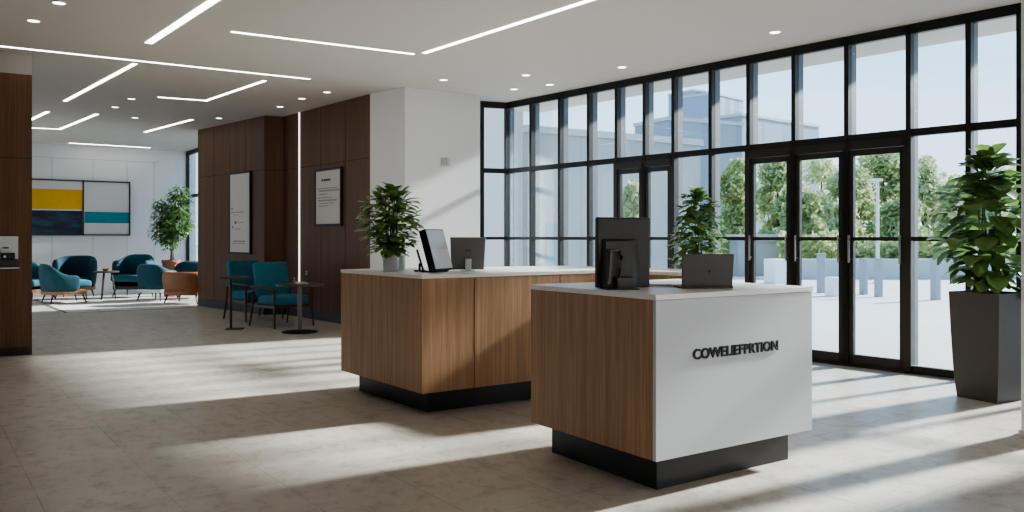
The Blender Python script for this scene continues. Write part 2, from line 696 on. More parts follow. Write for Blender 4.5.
def door_leaf(n, x0, x1, hl, hr):
    mb = MB()
    # jambs and head
    mb.bx(x0 - .035, x0 + .035, -.06, .03, 0, 2.45)
    mb.bx(x1 - .035, x1 + .035, -.06, .03, 0, 2.45)
    mb.bx(x0, x1, -.06, .03, 2.36, 2.45)
    mb.bx(x0, x1, -.09, .03, 0, .02)
    st = .05
    a, b = x0 + .035, x1 - .035
    mb.bx(a + .004, a + st, -.05, .0, .02, 2.355)
    mb.bx(b - st, b - .004, -.05, .0, .02, 2.355)
    mb.bx(a, b, -.05, .0, .02, .13)
    mb.bx(a, b, -.05, .0, 2.29, 2.355)
    mb.bx(a, b, -.045, -.005, 1.37, 1.41)
    d = struct(mb.build('door_%d' % n, M['dark_bronze'], None, G0, GA))
    for z0, z1 in ((.12, 1.375), (1.405, 2.295)):
        MB().bx(a + st - .005, b - st + .005, -.029, -.021, z0, z1).build('glass_pane', M['glass'], d)
    for x, use in ((a + .026, hl), (b - .026, hr)):
        if not use:
            continue
        h = MB().cyl((x, -.105, 1.13), (x, -.105, 1.43), .011, n=12)
        for z in (1.17, 1.39):
            h.cyl((x, -.105, z), (x, -.048, z), .008, n=10)
        h.build('handle', M['steel'], d, smooth=True)
    return d


for i, nn in DOORS.items():
    door_leaf(nn, BX[i], BX[i + 1], nn != 1, nn != 2)
# fins stay above the doors, thin mullions beside them
for i in (4, 5, 8, 9, 10):
    pass

# slim white pillar at the right edge of the view
cp = at(1020, 5.85)
o = MB().cyl((0, 0, 0.0), (0, 0, CEIL), .13, n=40).cyl((0, 0, 0), (0, 0, .03), .15, n=40).build('column_2', M['white_lam'], None, (cp.x + .16, cp.y, 0), smooth=True)
struct(o)

# thermostat boxes on the pillar
ca = math.atan2((COLB - COLA).y, (COLB - COLA).x)


def seg_x(a, b, px):
    k = (px - CX) / F
    d = (b - a).normalized()
    return (k * a.y - a.x) / (d.x - k * d.y)


def seg_p(a, b, px):
    return a + (b - a).normalized() * seg_x(a, b, px)


for px0, px1, nm, lab in ((440.5, 444.5, 'thermostat', 'small white wall thermostat on the white pillar, left one with grey face'),
                          (445.5, 449.5, 'wall_switch', 'small white wall switch beside the thermostat on the white pillar')):
    x0, x1 = seg_x(COLA, COLB, px0), seg_x(COLA, COLB, px1)
    p = seg_p(COLA, COLB, px0)
    z0, z1 = zat(166, p.y), zat(157.5, p.y)
    t = thing(nm, lab, 'wall control', COLA, ca)
    MB().bx(x0, x1, -.03, 0, z0, z1, .006).build('casing', M['white_lam'], t)
    MB().bx(x0 + .012, x1 - .012, -.034, -.029, z0 + .02, z1 - .02).build('face', M['silver' if nm == 'thermostat' else 'white_lam'], t)


# ------------------------------------------------------------------ ceiling lights
def ceil_pt(px, py):
    D = F * (CEIL - CAMH) / (HY - py)
    return Vector(((px - CX) / F * D, D, CEIL))


def strip_poly(pts, w):
    """L or straight ribbon on the ceiling"""
    mb = MB()
    for a, b in zip(pts, pts[1:]):
        d = (b - a)
        e = d.normalized() * (w / 2 if len(pts) > 2 else 0)
        a2_, b2_ = a - (e if a != pts[0] else e * 0), b + (e if b != pts[-1] else e * 0)
        nrm = Vector((-d.y, d.x, 0)).normalized() * w / 2
        mb.prism([(p.x, p.y) for p in (a2_ - nrm, b2_ - nrm, b2_ + nrm, a2_ + nrm)], CEIL - .006, CEIL + .002)
    return mb


strips = [
    ([(148.5, 43), (214, 0)], .08, 1.5, 'wide white ceiling light strip running up to the top edge at upper left'),
    ([(0, 46), (310, 79)], .04, 0, 'longest thin white ceiling light strip, crossing the left half of the ceiling'),
    ([(231, 31.5), (414, 54)], .042, 0, 'thin white ceiling light strip pointing at the long diagonal one over the desks'),
    ([(424, 53), (590, 0)], .055, 1.5, 'long diagonal white ceiling light strip above the reception desks'),
    ([(65, 101), (135, 63.5)], .055, 0, 'diagonal white ceiling light strip hanging off the longest thin strip'),
    ([(158, 97), (206, 100.5), (265, 80.5)], .048, 0, 'L-shaped white ceiling light strip before the walnut wall'),
    ([(145, 132), (192, 119.5)], .06, 0, 'short diagonal ceiling light strip left of the walnut wall top'),
    ([(28, 121), (48, 111.5)], .06, 0, 'short diagonal ceiling light strip beside the near walnut panel'),
    ([(25, 127.5), (60, 129), (97, 114)], .06, 0, 'L-shaped white ceiling light strip over the lounge'),
]
for pts, w_, ext, lab in strips:
    P = [ceil_pt(*p) for p in pts]
    if ext:
        d = (P[-1] - P[-2]).normalized()
        P[-1] = P[-1] + d * ext
    o = strip_poly(P, w_).build('ceiling_light', M['light'])
    tag(o, lab, 'ceiling light', 'recessed ceiling light strips')
# light line close to the lounge wall
a_, b_ = lw_p(66, CEIL, .45), lw_p(146, CEIL, .45)
o = strip_poly([a_, b_], .07).build('ceiling_light', M['light'])
tag(o, 'straight ceiling light strip along the top of the lounge wall', 'ceiling light', 'recessed ceiling light strips')

downs = [((59, 2.7), 'round recessed downlight cut by the top edge at upper left'),
         ((33.5, 20.6), 'large round recessed downlight at the upper left corner, lower of two'),
         ((131.5, 98.7), 'small round downlight between two diagonal strips, highest of three over the lounge'),
         ((115, 107), 'small round downlight over the lounge, leftmost of three'),
         ((135, 117.6), 'small faint round downlight over the lounge, lowest of three'),
         ((219, 118), 'small round downlight just above the far end of the walnut wall'),
         ((280, 106.6), 'small round downlight above the recess in the walnut wall'),
         ((301.8, 98.5), 'small round downlight above the vertical wall light strip'),
         ((327, 92), 'small round downlight above the right-hand poster on the walnut wall'),
         ((443.6, 79.7), 'small round downlight above the white pillar'),
         ((526, 75), 'small round downlight near the glazing, upper left of a cluster'),
         ((514, 89), 'small round downlight nearest the left end of the glazing'),
         ((549.6, 84.5), 'small round downlight over the glazing, right of a cluster'),
         ((622, 67), 'lone small round downlight above the left glass door'),
         ((775, 32), 'round downlight above the row of three glass doors')]
proto = None
for (px, py), lab in downs:
    p = ceil_pt(px, py)
    if proto is None:
        proto = thing('downlight', lab, 'downlight', p, 0, 'recessed ceiling downlights')
        MB().lathe([(.07, 0.001), (.07, -.004), (.056, -.006), (.054, 0.001)], n=28).build('trim_ring', M['white_lam'], proto, smooth=True)
        MB().cyl((0, 0, -.005), (0, 0, -.001), .053, n=28).build('lens', M['lens'], proto)
        t = proto
    else:
        t = copy_tree(proto)
        t.location = p
        t['label'] = lab

# ------------------------------------------------------------------ posters on walnut, artwork
def poster(wA, wB, ang, px0, px1, py0, py1, name, lab, lines, head):
    x0, x1 = seg_x(wA, wB, px0), seg_x(wA, wB, px1)
    pa, pb = seg_p(wA, wB, px0), seg_p(wA, wB, px1)
    D = (pa.y + pb.y) / 2
    z1, z0 = zat(py0, D), zat(py1, D)
    t = thing(name, lab, 'poster', wA, ang, 'framed posters on the walnut wall')
    W, H = x1 - x0, z1 - z0
    fr = MB()
    f = .035
    fr.bx(x0, x0 + f, -.04, 0, z0, z1).bx(x1 - f, x1, -.04, 0, z0, z1).bx(x0 + f, x1 - f, -.04, 0, z0, z0 + f).bx(x0 + f, x1 - f, -.04, 0, z1 - f, z1)
    fr.build('frame', M['black_metal'], t)
    MB().bx(x0 + f, x1 - f, -.028, 0, z0 + f, z1 - f).build('print', M['paper'], t)
    for u0, u1, v, h, dark in lines:
        MB().bx(x0 + W * u0, x0 + W * u1, -.03, -.0282, z1 - H * v - h / 2, z1 - H * v + h / 2).build('text_line', M['ink' if dark else 'ink_pale'], t)
    for u, v, s in head:
        MB().box((x0 + W * u, -.029, z1 - H * v), (s, .0018, s * .7), .0).build('printed_emblem', M['ink'], t)
    return t


poster(W1A, W1B, a1, 230.5, 252, 172, 254, 'wall_poster', 'tall narrow framed white notice on the far walnut wall, text in lower half',
       [(.1, .68, .49, .02, False), (.22, .45, .525, .012, False), (.42, .68, .615, .016, False), (.3, .55, .695, .018, False),
        (.2, .75, .845, .03, False), (.12, .72, .872, .014, False), (.1, .2, .455, .012, False)],
       [(.31, .615, .07), (.17, .67, .045), (.14, .44, .03)])
poster(W2A, COLL, a2, 316.5, 343, 168.3, 226, 'wall_poster', 'shorter framed white notice with bold heading, right of the wall light strip',
       [(.34, .6, .2, .035, True), (.12, .85, .345, .018, False), (.16, .92, .385, .03, False), (.14, .48, .445, .02, False),
        (.12, .65, .505, .018, False), (.14, .82, .555, .028, False), (.14, .74, .605, .014, False), (.14, .5, .65, .018, False)],
       [(.29, .2, .06), (.13, .345, .03)])

# artwork in the lounge
ax0, axm, ax1 = lw_x(20), lw_x(83), lw_x(130)
Dm = lw_p(100).y
zt, zb = zat(181, Dm), zat(235.5, Dm)
t = thing('wall_artwork', 'wide framed abstract canvas with yellow, navy and teal bands on lounge wall', 'artwork', LWL, la)
f = .03
fr = MB()
for x in (ax0, axm - f / 2, ax1 - f):
    fr.bx(x, x + f, -.05, 0, zb, zt)
fr.bx(ax0, ax1, -.05, 0, zt - f, zt).bx(ax0, ax1, -.05, 0, zb, zb + f)
fr.build('frame', M['chair_leg'], t)
MB().bx(ax0 + f, ax1 - f, -.03, 0, zb + f, zt - f).build('canvas', M['art_white'], t)


def band(a, b, p0, p1, m, nm):
    MB().bx(a, b, -.034, -.029, zat(p1, Dm), zat(p0, Dm)).build(nm, m, t)


band(ax0 + f, axm - .02, 190.5, 210, M['art_yellow'], 'yellow_band')
band(ax0 + f, axm - .02, 211.3, 234.2, M['art_navy'], 'navy_band')
band(axm + .03, ax1 - f, 212, 223, M['art_teal'], 'teal_band')

# wall sockets low on the walnut wall
for px, py, lab in ((306.7, 273, 'small pale square wall socket right of the vertical light strip'),
                    (294.5, 279.5, 'small dim wall socket left of the vertical light strip')):
    p = seg_p(W2A, COLL, px)
    x, z = seg_x(W2A, COLL, px), zat(py, p.y)
    o = thing('wall_socket', lab, 'socket', W2A, a2)
    MB().bx(x - .035, x + .035, -.012, 0, z - .035, z + .035, .004).build('plate', M['silver'], o)
    MB().bx(x - .02, x + .02, -.014, -.011, z - .02, z + .02, .002).build('insert', M['ink'], o)

# ------------------------------------------------------------------ shelf on the near walnut panel
sx1 = seg_x(PANL, PANR, 18.5)
ps = seg_p(PANL, PANR, 18)
zs0, zs1 = zat(268, ps.y), zat(259, ps.y)
SH = .16
t = thing('wall_shelf', 'dark box shelf fixed to the near walnut panel at the left edge', 'shelf', PANL, ap)
MB().bx(sx1 - .62, sx1, -SH, 0, zs0 + .012, zs1, .006).build('body', M['black_plinth'], t)
MB().bx(sx1 - .63, sx1 + .005, -SH - .006, 0, zs0, zs0 + .011).build('edge_strip', M['silver'], t)
zc = zs1
t = thing('display_board', 'white board leaning at the back of the dark wall shelf', 'board', PANL + Vector((0, 0, 0)), ap)
MB().bx(sx1 - .6, sx1 - .005, -.05, -.03, zc, zc + .27, .004).build('panel', M['white_lam'], t)
MB().bx(sx1 - .16, sx1 - .1, -.0515, -.05, zc + .125, zc + .145).bx(sx1 - .175, sx1 - .165, -.0515, -.05, zc + .128, zc + .14).build('printed_mark', M['ink'], t)
t = thing('card_reader', 'small black box with silver button on the dark wall shelf', 'device', PANL, ap)
MB().bx(sx1 - .18, sx1 - .04, -.13, -.06, zc, zc + .075, .006).build('body', M['black_metal'], t)
MB().bx(sx1 - .155, sx1 - .13, -.132, -.129, zc + .02, zc + .045).build('button', M['silver'], t)
t = thing('bottle', 'grey cylindrical bottle at the left end of the dark wall shelf', 'bottle', PANL, ap)
xx = seg_x(PANL, PANR, -3)
MB().lathe([(.03, 0), (.032, .005), (.032, .12), (.012, .16), (.012, .175)], (xx, -.1, zc), 20).build('body', M['monitor_grey'], t, smooth=True)
MB().cyl((xx, -.1, zc + .175), (xx, -.1, zc + .195), .014, n=16).build('cap', M['black_metal'], t, smooth=True)

# ------------------------------------------------------------------ reception desks
# front desk: corner C, x along the white front, y along the oak side
C1 = Vector((.772, 4.45, 0))
A1 = math.radians(34.0)
DW, DD, DH, DB = 1.335, 1.16, 1.10, .203
desk1 = thing('reception_desk', 'front reception desk with white lettered front and oak side on black plinth', 'desk', C1, A1)
MB().bx(0, DW, .026, DD, DB, DH - .032, .002).build('oak_body', M['desk_wood'], desk1)
MB().bx(0, DW, 0, .025, DB, DH - .032, .0015).build('front_panel', M['white_lam'], desk1)
MB().bx(-.004, DW + .004, -.004, DD + .004, DH - .03, DH, .003).build('countertop', M['counter'], desk1)
MB().bx(.13, DW - .065, .13, DD - .055, 0, DB).build('plinth', M['black_plinth'], desk1)
txt = bpy.data.curves.new('lettering', 'FONT')
txt.body = 'COWELIEFPRTION'
txt.size = .078
txt.extrude = .004
txt.offset = .0018
txt.space_character = 1.0
to = bpy.data.objects.new('lettering_tmp', txt)
COL.objects.link(to)
bpy.context.view_layer.update()
dg = bpy.context.evaluated_depsgraph_get()
me = bpy.data.meshes.new_from_object(to.evaluated_get(dg))
bpy.data.objects.remove(to)
xs = [v.co.x for v in me.vertices]
ys = [v.co.y for v in me.vertices]
x0, x1, y0, y1 = min(xs), max(xs), min(ys), max(ys)
XS0, XS1, ZS, HS = .278, 1.0, .758, .06
for v in me.vertices:
    x, y, z = v.co
    v.co = (XS0 + (x - x0) / (x1 - x0) * (XS1 - XS0), -.0045 - z, ZS + ((y - y0) / (y1 - y0) - .5) * HS)
me.flip_normals()
me.materials.clear()
me.materials.append(M['lettering'])
lo = bpy.data.objects.new('lettering', me)
COL.objects.link(lo)
lo.parent = desk1

# rear desk: bent counter
C2 = Vector((-.705, 6.5, 0))
R2 = Vector((.824, .566, 0))
pA = Vector((-1.576, 7.65, 0))
pE1 = Vector((.86, 7.57, 0))
pE2 = pE1 + Vector((.707, -.707, 0)) * .88
pF2 = pE2 + Vector((.707, .707, 0)) * .62
pF1 = Vector((.62, 8.62, 0))
pB = Vector((-1.1, 8.05, 0))
poly = [pA, C2, pE1, pE2, pF2, pF1, pB]
desk2 = thing('reception_desk', 'rear reception desk, bent oak body with white counter and black plinth', 'desk', C2, 0)


def inset(poly, d):
    out = []
    n = len(poly)
    for i in range(n):
        a, b, c = poly[i - 1], poly[i], poly[(i + 1) % n]
        e1, e2 = (b - a).normalized(), (c - b).normalized()
        n1, n2 = Vector((-e1.y, e1.x, 0)), Vector((-e2.y, e2.x, 0))
        bis = n1 + n2
        out.append(b + bis * (d / (1 + n1.dot(n2))))
    return out


def loc2(ps):
    return [(p.x - C2.x, p.y - C2.y) for p in ps]


MB().prism(loc2(poly), .18, 1.08, .0015).build('oak_body', M['desk_wood'], desk2)
MB().prism(loc2(inset(poly, -.004)), 1.082, 1.112, .003).build('countertop', M['counter'], desk2)
MB().prism(loc2(inset(poly, .125)), 0, .18).build('plinth', M['black_plinth'], desk2)
for px in (474.5, 560):
    j = MB()
    p = seg_p(C2, pE1, px) - C2
    nrm = Vector((R2.y, -R2.x, 0))
    q = R2 * .002
    j.prism([((p + q * s1 + nrm * s2).x, (p + q * s1 + nrm * s2).y) for s1, s2 in ((-1, -.001), (1, -.001), (1, .0015), (-1, .0015))], .182, 1.078)
    j.build('panel_joint', M['black_seam'], desk2)


# ------------------------------------------------------------------ plants
def leaf_geo(verts, faces, base, d, up, L, W, droop=.4, fold=.25, shape=None):
    """curved leaf, 5 stations x 3"""
    d = d.normalized()
    side = d.cross(up)
    if side.length < .01:
        side = d.cross(Vector((1, 0, 0)))
    side.normalize()
    nrm = side.cross(d).normalized()
    shape = shape or (.08, .62, 1.0, .8, .02)
    p = base.copy()
    i0 = len(verts)
    cur = d.copy()
    ns = len(shape)
    for i, w in enumerate(shape):
        n2 = side.cross(cur).normalized()
        hw = W / 2 * w
        verts.append(p - side * hw + n2 * hw * fold)
        verts.append(p.copy())
        verts.append(p + side * hw + n2 * hw * fold)
        cur = (cur + Vector((0, 0, -droop / ns)) * 1.0).normalized()
        p = p + cur * (L / (ns - 1))
    for i in range(ns - 1):
        a = i0 + i * 3
        faces.append((a, a + 1, a + 4, a + 3))
        faces.append((a + 1, a + 2, a + 5, a + 4))


def mesh_obj(name, verts, faces, mat, parent, smooth=True):
    me = bpy.data.meshes.new(name)
    me.from_pydata([tuple(v) for v in verts], [], faces)
    me.materials.append(mat)
    if smooth:
        for p in me.polygons:
            p.use_smooth = True
    o = bpy.data.objects.new(name, me)
    COL.objects.link(o)
    o.parent = parent
    return o


def square_planter(t, w_top, w_bot, h, mat):
    """tapered square planter with rim and inner recess"""
    def ring(w, z):
        b = w * .5
        return [(-b, -b, z), (b, -b, z), (b, b, z), (-b, b, z)]
    prof = []
    for k in range(7):
        u = k / 6
        w = w_bot + (w_top - w_bot) * (u ** .62)
        prof.append((w, h * u))
    prof += [(w_top - .04, h), (w_top - .05, h - .07)]
    vs, fs = [], []
    for w, z in prof:
        vs += ring(w, z)
    for i in range(len(prof) - 1):
        for k in range(4):
            a, b = i * 4 + k, i * 4 + (k + 1) % 4
            fs.append((a, b, b + 4, a + 4))
    fs.append((3, 2, 1, 0))
    o = mesh_obj('planter', vs, fs, mat, t, False)
    MB().bx(-w_top / 2 + .024, w_top / 2 - .024, -w_top / 2 + .024, w_top / 2 - .024, h - .1, h - .06).build('soil', M['soil'], t)
    return o


def bush(t, z0, z1, rfun, nl, L, W, mat, seed, stems=5, droop=.55, up=.25, zbase=None, shape=None, dens=1.0):
    rr = random.Random(seed)
    vs, fs = [], []
    sm = MB()
    zb = z0 if zbase is None else zbase
    for s in range(stems):
        a = 2 * PI * s / stems + rr.uniform(-.3, .3)
        r = .03
        top = zb + (z1 - zb) * rr.uniform(.7, .97)
        rt = rfun(.6) * .35
        sm.tube([(r * math.cos(a), r * math.sin(a), zb - .05), (rt * .5 * math.cos(a), rt * .5 * math.sin(a), (zb + top) / 2),
                 (rt * .6 * math.cos(a + .3), rt * .6 * math.sin(a + .3), top)], [.009, .007, .004], 6)
    for i in range(nl):
        u = (i + rr.random()) / nl
        z = z0 + (z1 - z0) * u
        rad = rfun(u)
        a = i * 2.399963 + rr.uniform(-.5, .5)
        rf = rr.uniform(.2, 1.15) ** .6
        l = L * rr.uniform(.75, 1.2) * (1 if u < .9 else .8)
        rb = max(0.0, rad * rf - l * .75)
        base = Vector((rb * math.cos(a), rb * math.sin(a), z + rr.uniform(-.02, .02)))
        elev = up + rr.uniform(-.6, .55) + (u > .88) * .7
        d = Vector((math.cos(a + rr.uniform(-.35, .35)), math.sin(a + rr.uniform(-.35, .35)), elev))
        leaf_geo(vs, fs, base, d, Vector((0, 0, 1)), l, W * rr.uniform(.8, 1.15), droop * rr.uniform(.5, 1.6), rr.uniform(.1, .35), shape)
    sm.build('stem', M['stem'], t, smooth=True)
    mesh_obj('foliage', vs, fs, mat, t)


# large plant by the doors
p = fl(990, 401)
p.y += .12
p.x = (990 - CX) / F * p.y
big = thing('potted_plant', 'large leafy fig in tall tapered charcoal planter in front of the glazing', 'potted plant', p, math.radians(27))
square_planter(big, .46, .365, .93, M['planter'])


def prof_big(u):
    pts = [(0, .26), (.12, .36), (.35, .46), (.6, .44), (.75, .38), (.88, .25), (1, .12)]
    for (a, x), (b, y) in zip(pts, pts[1:]):
        if u <= b:
            return x + (y - x) * (u - a) / (b - a)
    return .1


bush(big, .98, 2.1, prof_big, 260, .23, .15, M['leaf'], 3, 6, .95, .3, zbase=.87, shape=(.12, .8, 1.05, .95, .25))

# plant behind the desks
p = at(697, 8.75)
mid = thing('potted_plant', 'leafy green plant in dark planter standing behind the laptop and desks', 'potted plant', p, .3)
square_planter(mid, .36, .28, .8, M['planter'])


def prof_mid(u):
    pts = [(0, .22), (.2, .28), (.5, .29), (.75, .27), (.9, .2), (1, .1)]
    for (a, x), (b, y) in zip(pts, pts[1:]):
        if u <= b:
            return x + (y - x) * (u - a) / (b - a)
    return .06


bush(mid, .86, 1.88, prof_mid, 380, .14, .095, M['leaf'], 5, 6, 1.0, .25, zbase=.75)

# desk plant and small pot
p = at(391, 7.3, 1.112)
dp = thing('potted_plant', 'bushy green plant in round white pot on the rear desk', 'potted plant', p)
MB().lathe([(.058, 0), (.066, .004), (.07, .02), (.071, .155), (.064, .157), (.06, .13)], n=36).build('pot', M['pot_white'], dp, smooth=True)
MB().cyl((0, 0, .12), (0, 0, .135), .061, n=28).build('soil', M['soil'], dp)


def prof_desk(u):
    return .285 * math.sqrt(max(.12, 1 - ((u - .48) / .6) ** 2))


bush(dp, .17, .7, prof_desk, 420, .13, .07, M['leaf_dark'], 11, 7, .7, .3, zbase=.12)
p = at(401.5, 7.55, 1.112)
t = thing('cup', 'small white cup behind the white plant pot on the rear desk', 'cup', p)
MB().lathe([(.03, 0), (.034, .004), (.036, .13), (.032, .132), (.03, .02)], n=28).build('body', M['pot_white'], t, smooth=True)
MB().cyl((0, 0, .112), (0, 0, .118), .0335, n=24).build('contents', M['silver'], t)

# ------------------------------------------------------------------ things on the rear desk
# handset stand
p = at(420, 7.2, 1.112)
t = thing('desk_phone', 'slim black handset standing upright in its cradle, beside the plant on the rear desk', 'phone', p, .2)
MB().bx(-.05, .05, -.05, .05, 0, .012, .004).bx(-.012, .004, -.03, .03, .012, .07, .003).build('cradle', M['black_metal'], t)
MB().box((-.0, 0, .1), (.016, .045, .19), .006, rot=(0, math.radians(-17), 0)).build('handset', M['black_metal'], t)


def slab(p, w, h, d, lean, rz, name, lab, cat):
    t = thing(name, lab, cat, p, rz)
    return t


# leaning touch screen seen edge-on: screen faces +x (right), leans back to the left
p = at(439, 7.05, 1.112)
t = thing('touch_screen', 'pale touch screen with thick black edge leaning back, left of the grey monitor', 'screen', p, math.radians(64))
lean = math.radians(-17)
rotm = (lean, 0, 0)
hh, ww, th = .36, .30, .065
# local: screen in xz plane, faces -y ; leaning back about x
ct = Vector((0, 0, hh / 2 * math.cos(lean) + .012))
MB().box(ct + Vector((0, .028, 0)), (ww, th, hh), .006, rot=rotm).build('casing', M['black_metal'], t)
fwd = Euler(rotm).to_matrix() @ Vector((0, -1, 0))
upv = Euler(rotm).to_matrix() @ Vector((0, 0, 1))
base_c = ct + Vector((0, .028, 0)) + fwd * (th / 2 + .001)
MB().box(base_c + upv * (hh * .235), (ww * .92, .004, hh * .468), 0, rot=rotm).build('screen', M['screen_pale'], t)
MB().box(base_c - upv * (hh * .235), (ww * .92, .004, hh * .468), 0, rot=rotm).build('screen_lower_half', M['screen_pale2'], t)
MB().bx(-.1, .1, -.03, .12, 0, .012, .003).build('foot', M['black_metal'], t)

# grey monitor, back towards the viewer
p = at(468, 7.25, 1.112)
t = thing('monitor', 'grey monitor on the rear desk seen from the back, silver stand leg', 'monitor', p, math.radians(8))
rotm = (math.radians(7), math.radians(0), 0)
hh, ww = .285, .31
MB().box((.0, .02, .012 + hh / 2), (ww, .03, hh), .008, rot=rotm, taper=.93).build('casing', M['monitor_grey'], t)
MB().box((-.0, .0385, .012 + hh / 2 - .0012), (ww * .92, .003, hh * .9), 0, rot=rotm, taper=.93).build('screen', M['black_metal'], t)
MB().box((.0, -.0075, .012 + hh * .6), (.05, .003, .008), 0, rot=rotm).build('badge', M['monitor'], t)
MB().box((.0, -.022, .055), (.055, .022, .11), .004, rot=(math.radians(10), 0, 0)).bx(-.06, .06, -.045, .08, 0, .006, .002).build('stand', M['silver'], t)

# ------------------------------------------------------------------ things on the front desk
p = at(624, 4.98, DH)
t = thing('monitor', 'tall black monitor on the front desk seen from behind with grey stand arm', 'monitor', p, math.radians(10))
wm, hm = .335, .425
MB().box((.0, .03, hm / 2 + .004), (wm, .045, hm), .01, rot=(math.radians(1.5), 0, 0)).build('casing', M['monitor'], t)
MB().box((0, .0535, hm / 2 + .004), (wm * .94, .003, hm * .93), 0, rot=(math.radians(1.5), 0, 0)).build('screen', M['black_metal'], t)
vs = [(-.135, .008, .30), (.085, .008, .30), (.105, .008, .012), (-.135, .008, .012),
      (-.12, -.03, .285), (.03, -.03, .285), (.04, -.05, .012), (-.125, -.05, .012)]
fs = [(0, 1, 5, 4), (1, 2, 6, 5), (2, 3, 7, 6), (3, 0, 4, 7), (4, 5, 6, 7), (3, 2, 1, 0)]
mesh_obj('rear_housing', vs, fs, M['monitor_mid'], t, False)
MB().tube([(-.105, -.06, .225), (-.112, -.075, .13), (-.122, -.088, .03)], [.02, .02, .02], 8).box((-.08, -.055, .232), (.07, .025, .016), .005).build('stand_arm', M['laptop'], t, smooth=True)
MB().tube([(-.05, -.055, .235), (-.036, -.066, .2), (-.042, -.072, .12), (-.056, -.078, .04)], .011, 10).build('cable', M['monitor_mid'], t, smooth=True)
MB().bx(-.075, .03, -.1, -.04, 0, .075, .008).bx(-.135, .06, -.115, .06, 0, .008, .003).build('stand_foot', M['monitor_mid'], t)

p = at(662, 5.17, DH)
t = thing('keyboard', 'thin dark keyboard between monitor and laptop on the front desk', 'keyboard', p, math.radians(12))
MB().bx(-.08, .08, -.05, .05, 0, .01, .003).build('tray', M['silver'], t)
MB().bx(-.075, .075, -.045, .045, .01, .014, .002).build('keys', M['monitor'], t)

p = at(707.5, 4.99, DH)
t = thing('laptop', 'open dark grey laptop on the front desk, lid back with small round emblem', 'laptop', p, math.radians(5))
MB().bx(-.16, .16, .0, .21, 0, .014, .004).build('base', M['laptop'], t)
MB().bx(-.14, .14, .06, .18, .014, .016, .001).build('keyboard', M['monitor'], t)
lr = math.radians(6)
lc = Vector((.0, .004, .012 + .098))
lid = MB().box(lc + Vector((.0, -.004, 0)), (.322, .008, .196), .004, rot=(lr, 0, 0), taper=.97).build('lid', M['laptop'], t)
sc_o = MB().box(lc + Vector((0, .0012, 0)), (.3, .002, .178), 0, rot=(lr, 0, 0)).build('screen', M['black_metal'], t)
em = MB().cyl((.0, -.0052, 0.004), (.0, -.0042, 0.004), .0085, n=20).cyl((.004, -.0052, .0135), (.004, -.0042, .0135), .0032, n=12)
e = em.build('emblem', M['lettering'], t, lc + Vector((.01, -.004, -.01)), rot=(lr, 0, 0))


# ------------------------------------------------------------------ near seating group
def armchair(name, lab, loc, rz, group):
    """lounge armchair facing local -y"""
    t = thing(name, lab, 'armchair', loc, rz, group)
    w, d = .66, .64
    seat = MB().box((0, -.02, .42), (w - .08, d - .06, .15), .045, 3).build('seat', M['teal_near'], t, smooth=True)
    MB().box((0, .3, .72), (w - .06, .13, .58), .05, 3, rot=(math.radians(-12), 0, 0)).build('backrest', M['teal_near'], t, smooth=True)
    fr = MB()
    fr.bx(-w / 2 + .03, w / 2 - .03, -d / 2 + .02, -d / 2 + .05, .31, .345)
    fr.bx(-w / 2 + .03, w / 2 - .03, d / 2 - .05, d / 2 - .02, .31, .345)
    for s in (-1, 1):
        fr.bx(s * (w / 2 - .012) - .015, s * (w / 2 - .012) + .015, -d / 2 + .02, d / 2 - .02, .31, .345)
    fr.build('seat_frame', M['frame_wood'], t)
    for s in (-1, 1):
        MB().tube([(s * w / 2, -d / 2 + .02, .60), (s * (w / 2 + .01), -d / 2 + .01, .3), (s * (w / 2 + .02), -d / 2 - .02, 0)], [.02, .02, .014], 8).build('leg', M['frame_wood'], t, smooth=True)
        MB().tube([(s * w / 2, d / 2 - .02, .56), (s * (w / 2), d / 2 + .01, .3), (s * (w / 2 + .01), d / 2 + .08, 0)], [.018, .02, .014], 8).build('leg', M['frame_wood'], t, smooth=True)
        MB().tube([(s * w / 2, d / 2 + .06, .62), (s * w / 2, .1, .625), (s * w / 2, -d / 2 + .0, .605), (s * w / 2, -d / 2 - .05, .585)], [.016, .022, .022, .014], 8).build('armrest', M['frame_wood'], t, smooth=True)
    return t


pc = fl(277, 328)
armchair('armchair', 'teal armchair with dark wooden arms right behind the round pedestal table', (pc.x, pc.y + .3, 0), math.radians(48), 'teal armchairs at the walnut wall')
pc = at(254, 14.25)
armchair('armchair', 'teal armchair half hidden behind the other, nearer the walnut wall', (pc.x, pc.y, 0), math.radians(48), 'teal armchairs at the walnut wall')

# round pedestal table
pt = fl(299.8, 332.3)
t = thing('side_table', 'round dark pedestal table with disc base, right of the teal armchairs', 'table', pt)
MB().lathe([(.33, 0), (.345, .006), (.345, .022), (.335, .028)], (0, 0, .69), 48).build('table_top', M['table_top'], t, smooth=True)
MB().cyl((0, 0, .02), (0, 0, .69), .034, n=24).build('pole', M['monitor_grey'], t, smooth=True)
MB().lathe([(.26, 0), (.26, .01), (.22, .022), (.04, .032)], n=48).build('base', M['black_metal'], t, smooth=True)
t = thing('booklet', 'small white booklet lying on the round pedestal table', 'booklet', (pt.x + .04, pt.y + .0, .718), .3)
MB().bx(-.09, .09, -.06, .06, 0, .012, .002).build('cover', M['white_lam'], t)
MB().bx(-.085, .088, -.055, .055, .004, .008).build('pages', M['paper'], t)
t = thing('notepad', 'second white pad beside the booklet on the round pedestal table', 'notepad', (pt.x - .03, pt.y + .16, .718), -.2)
MB().bx(-.07, .07, -.05, .05, 0, .02, .002).build('pages', M['white_lam'], t)

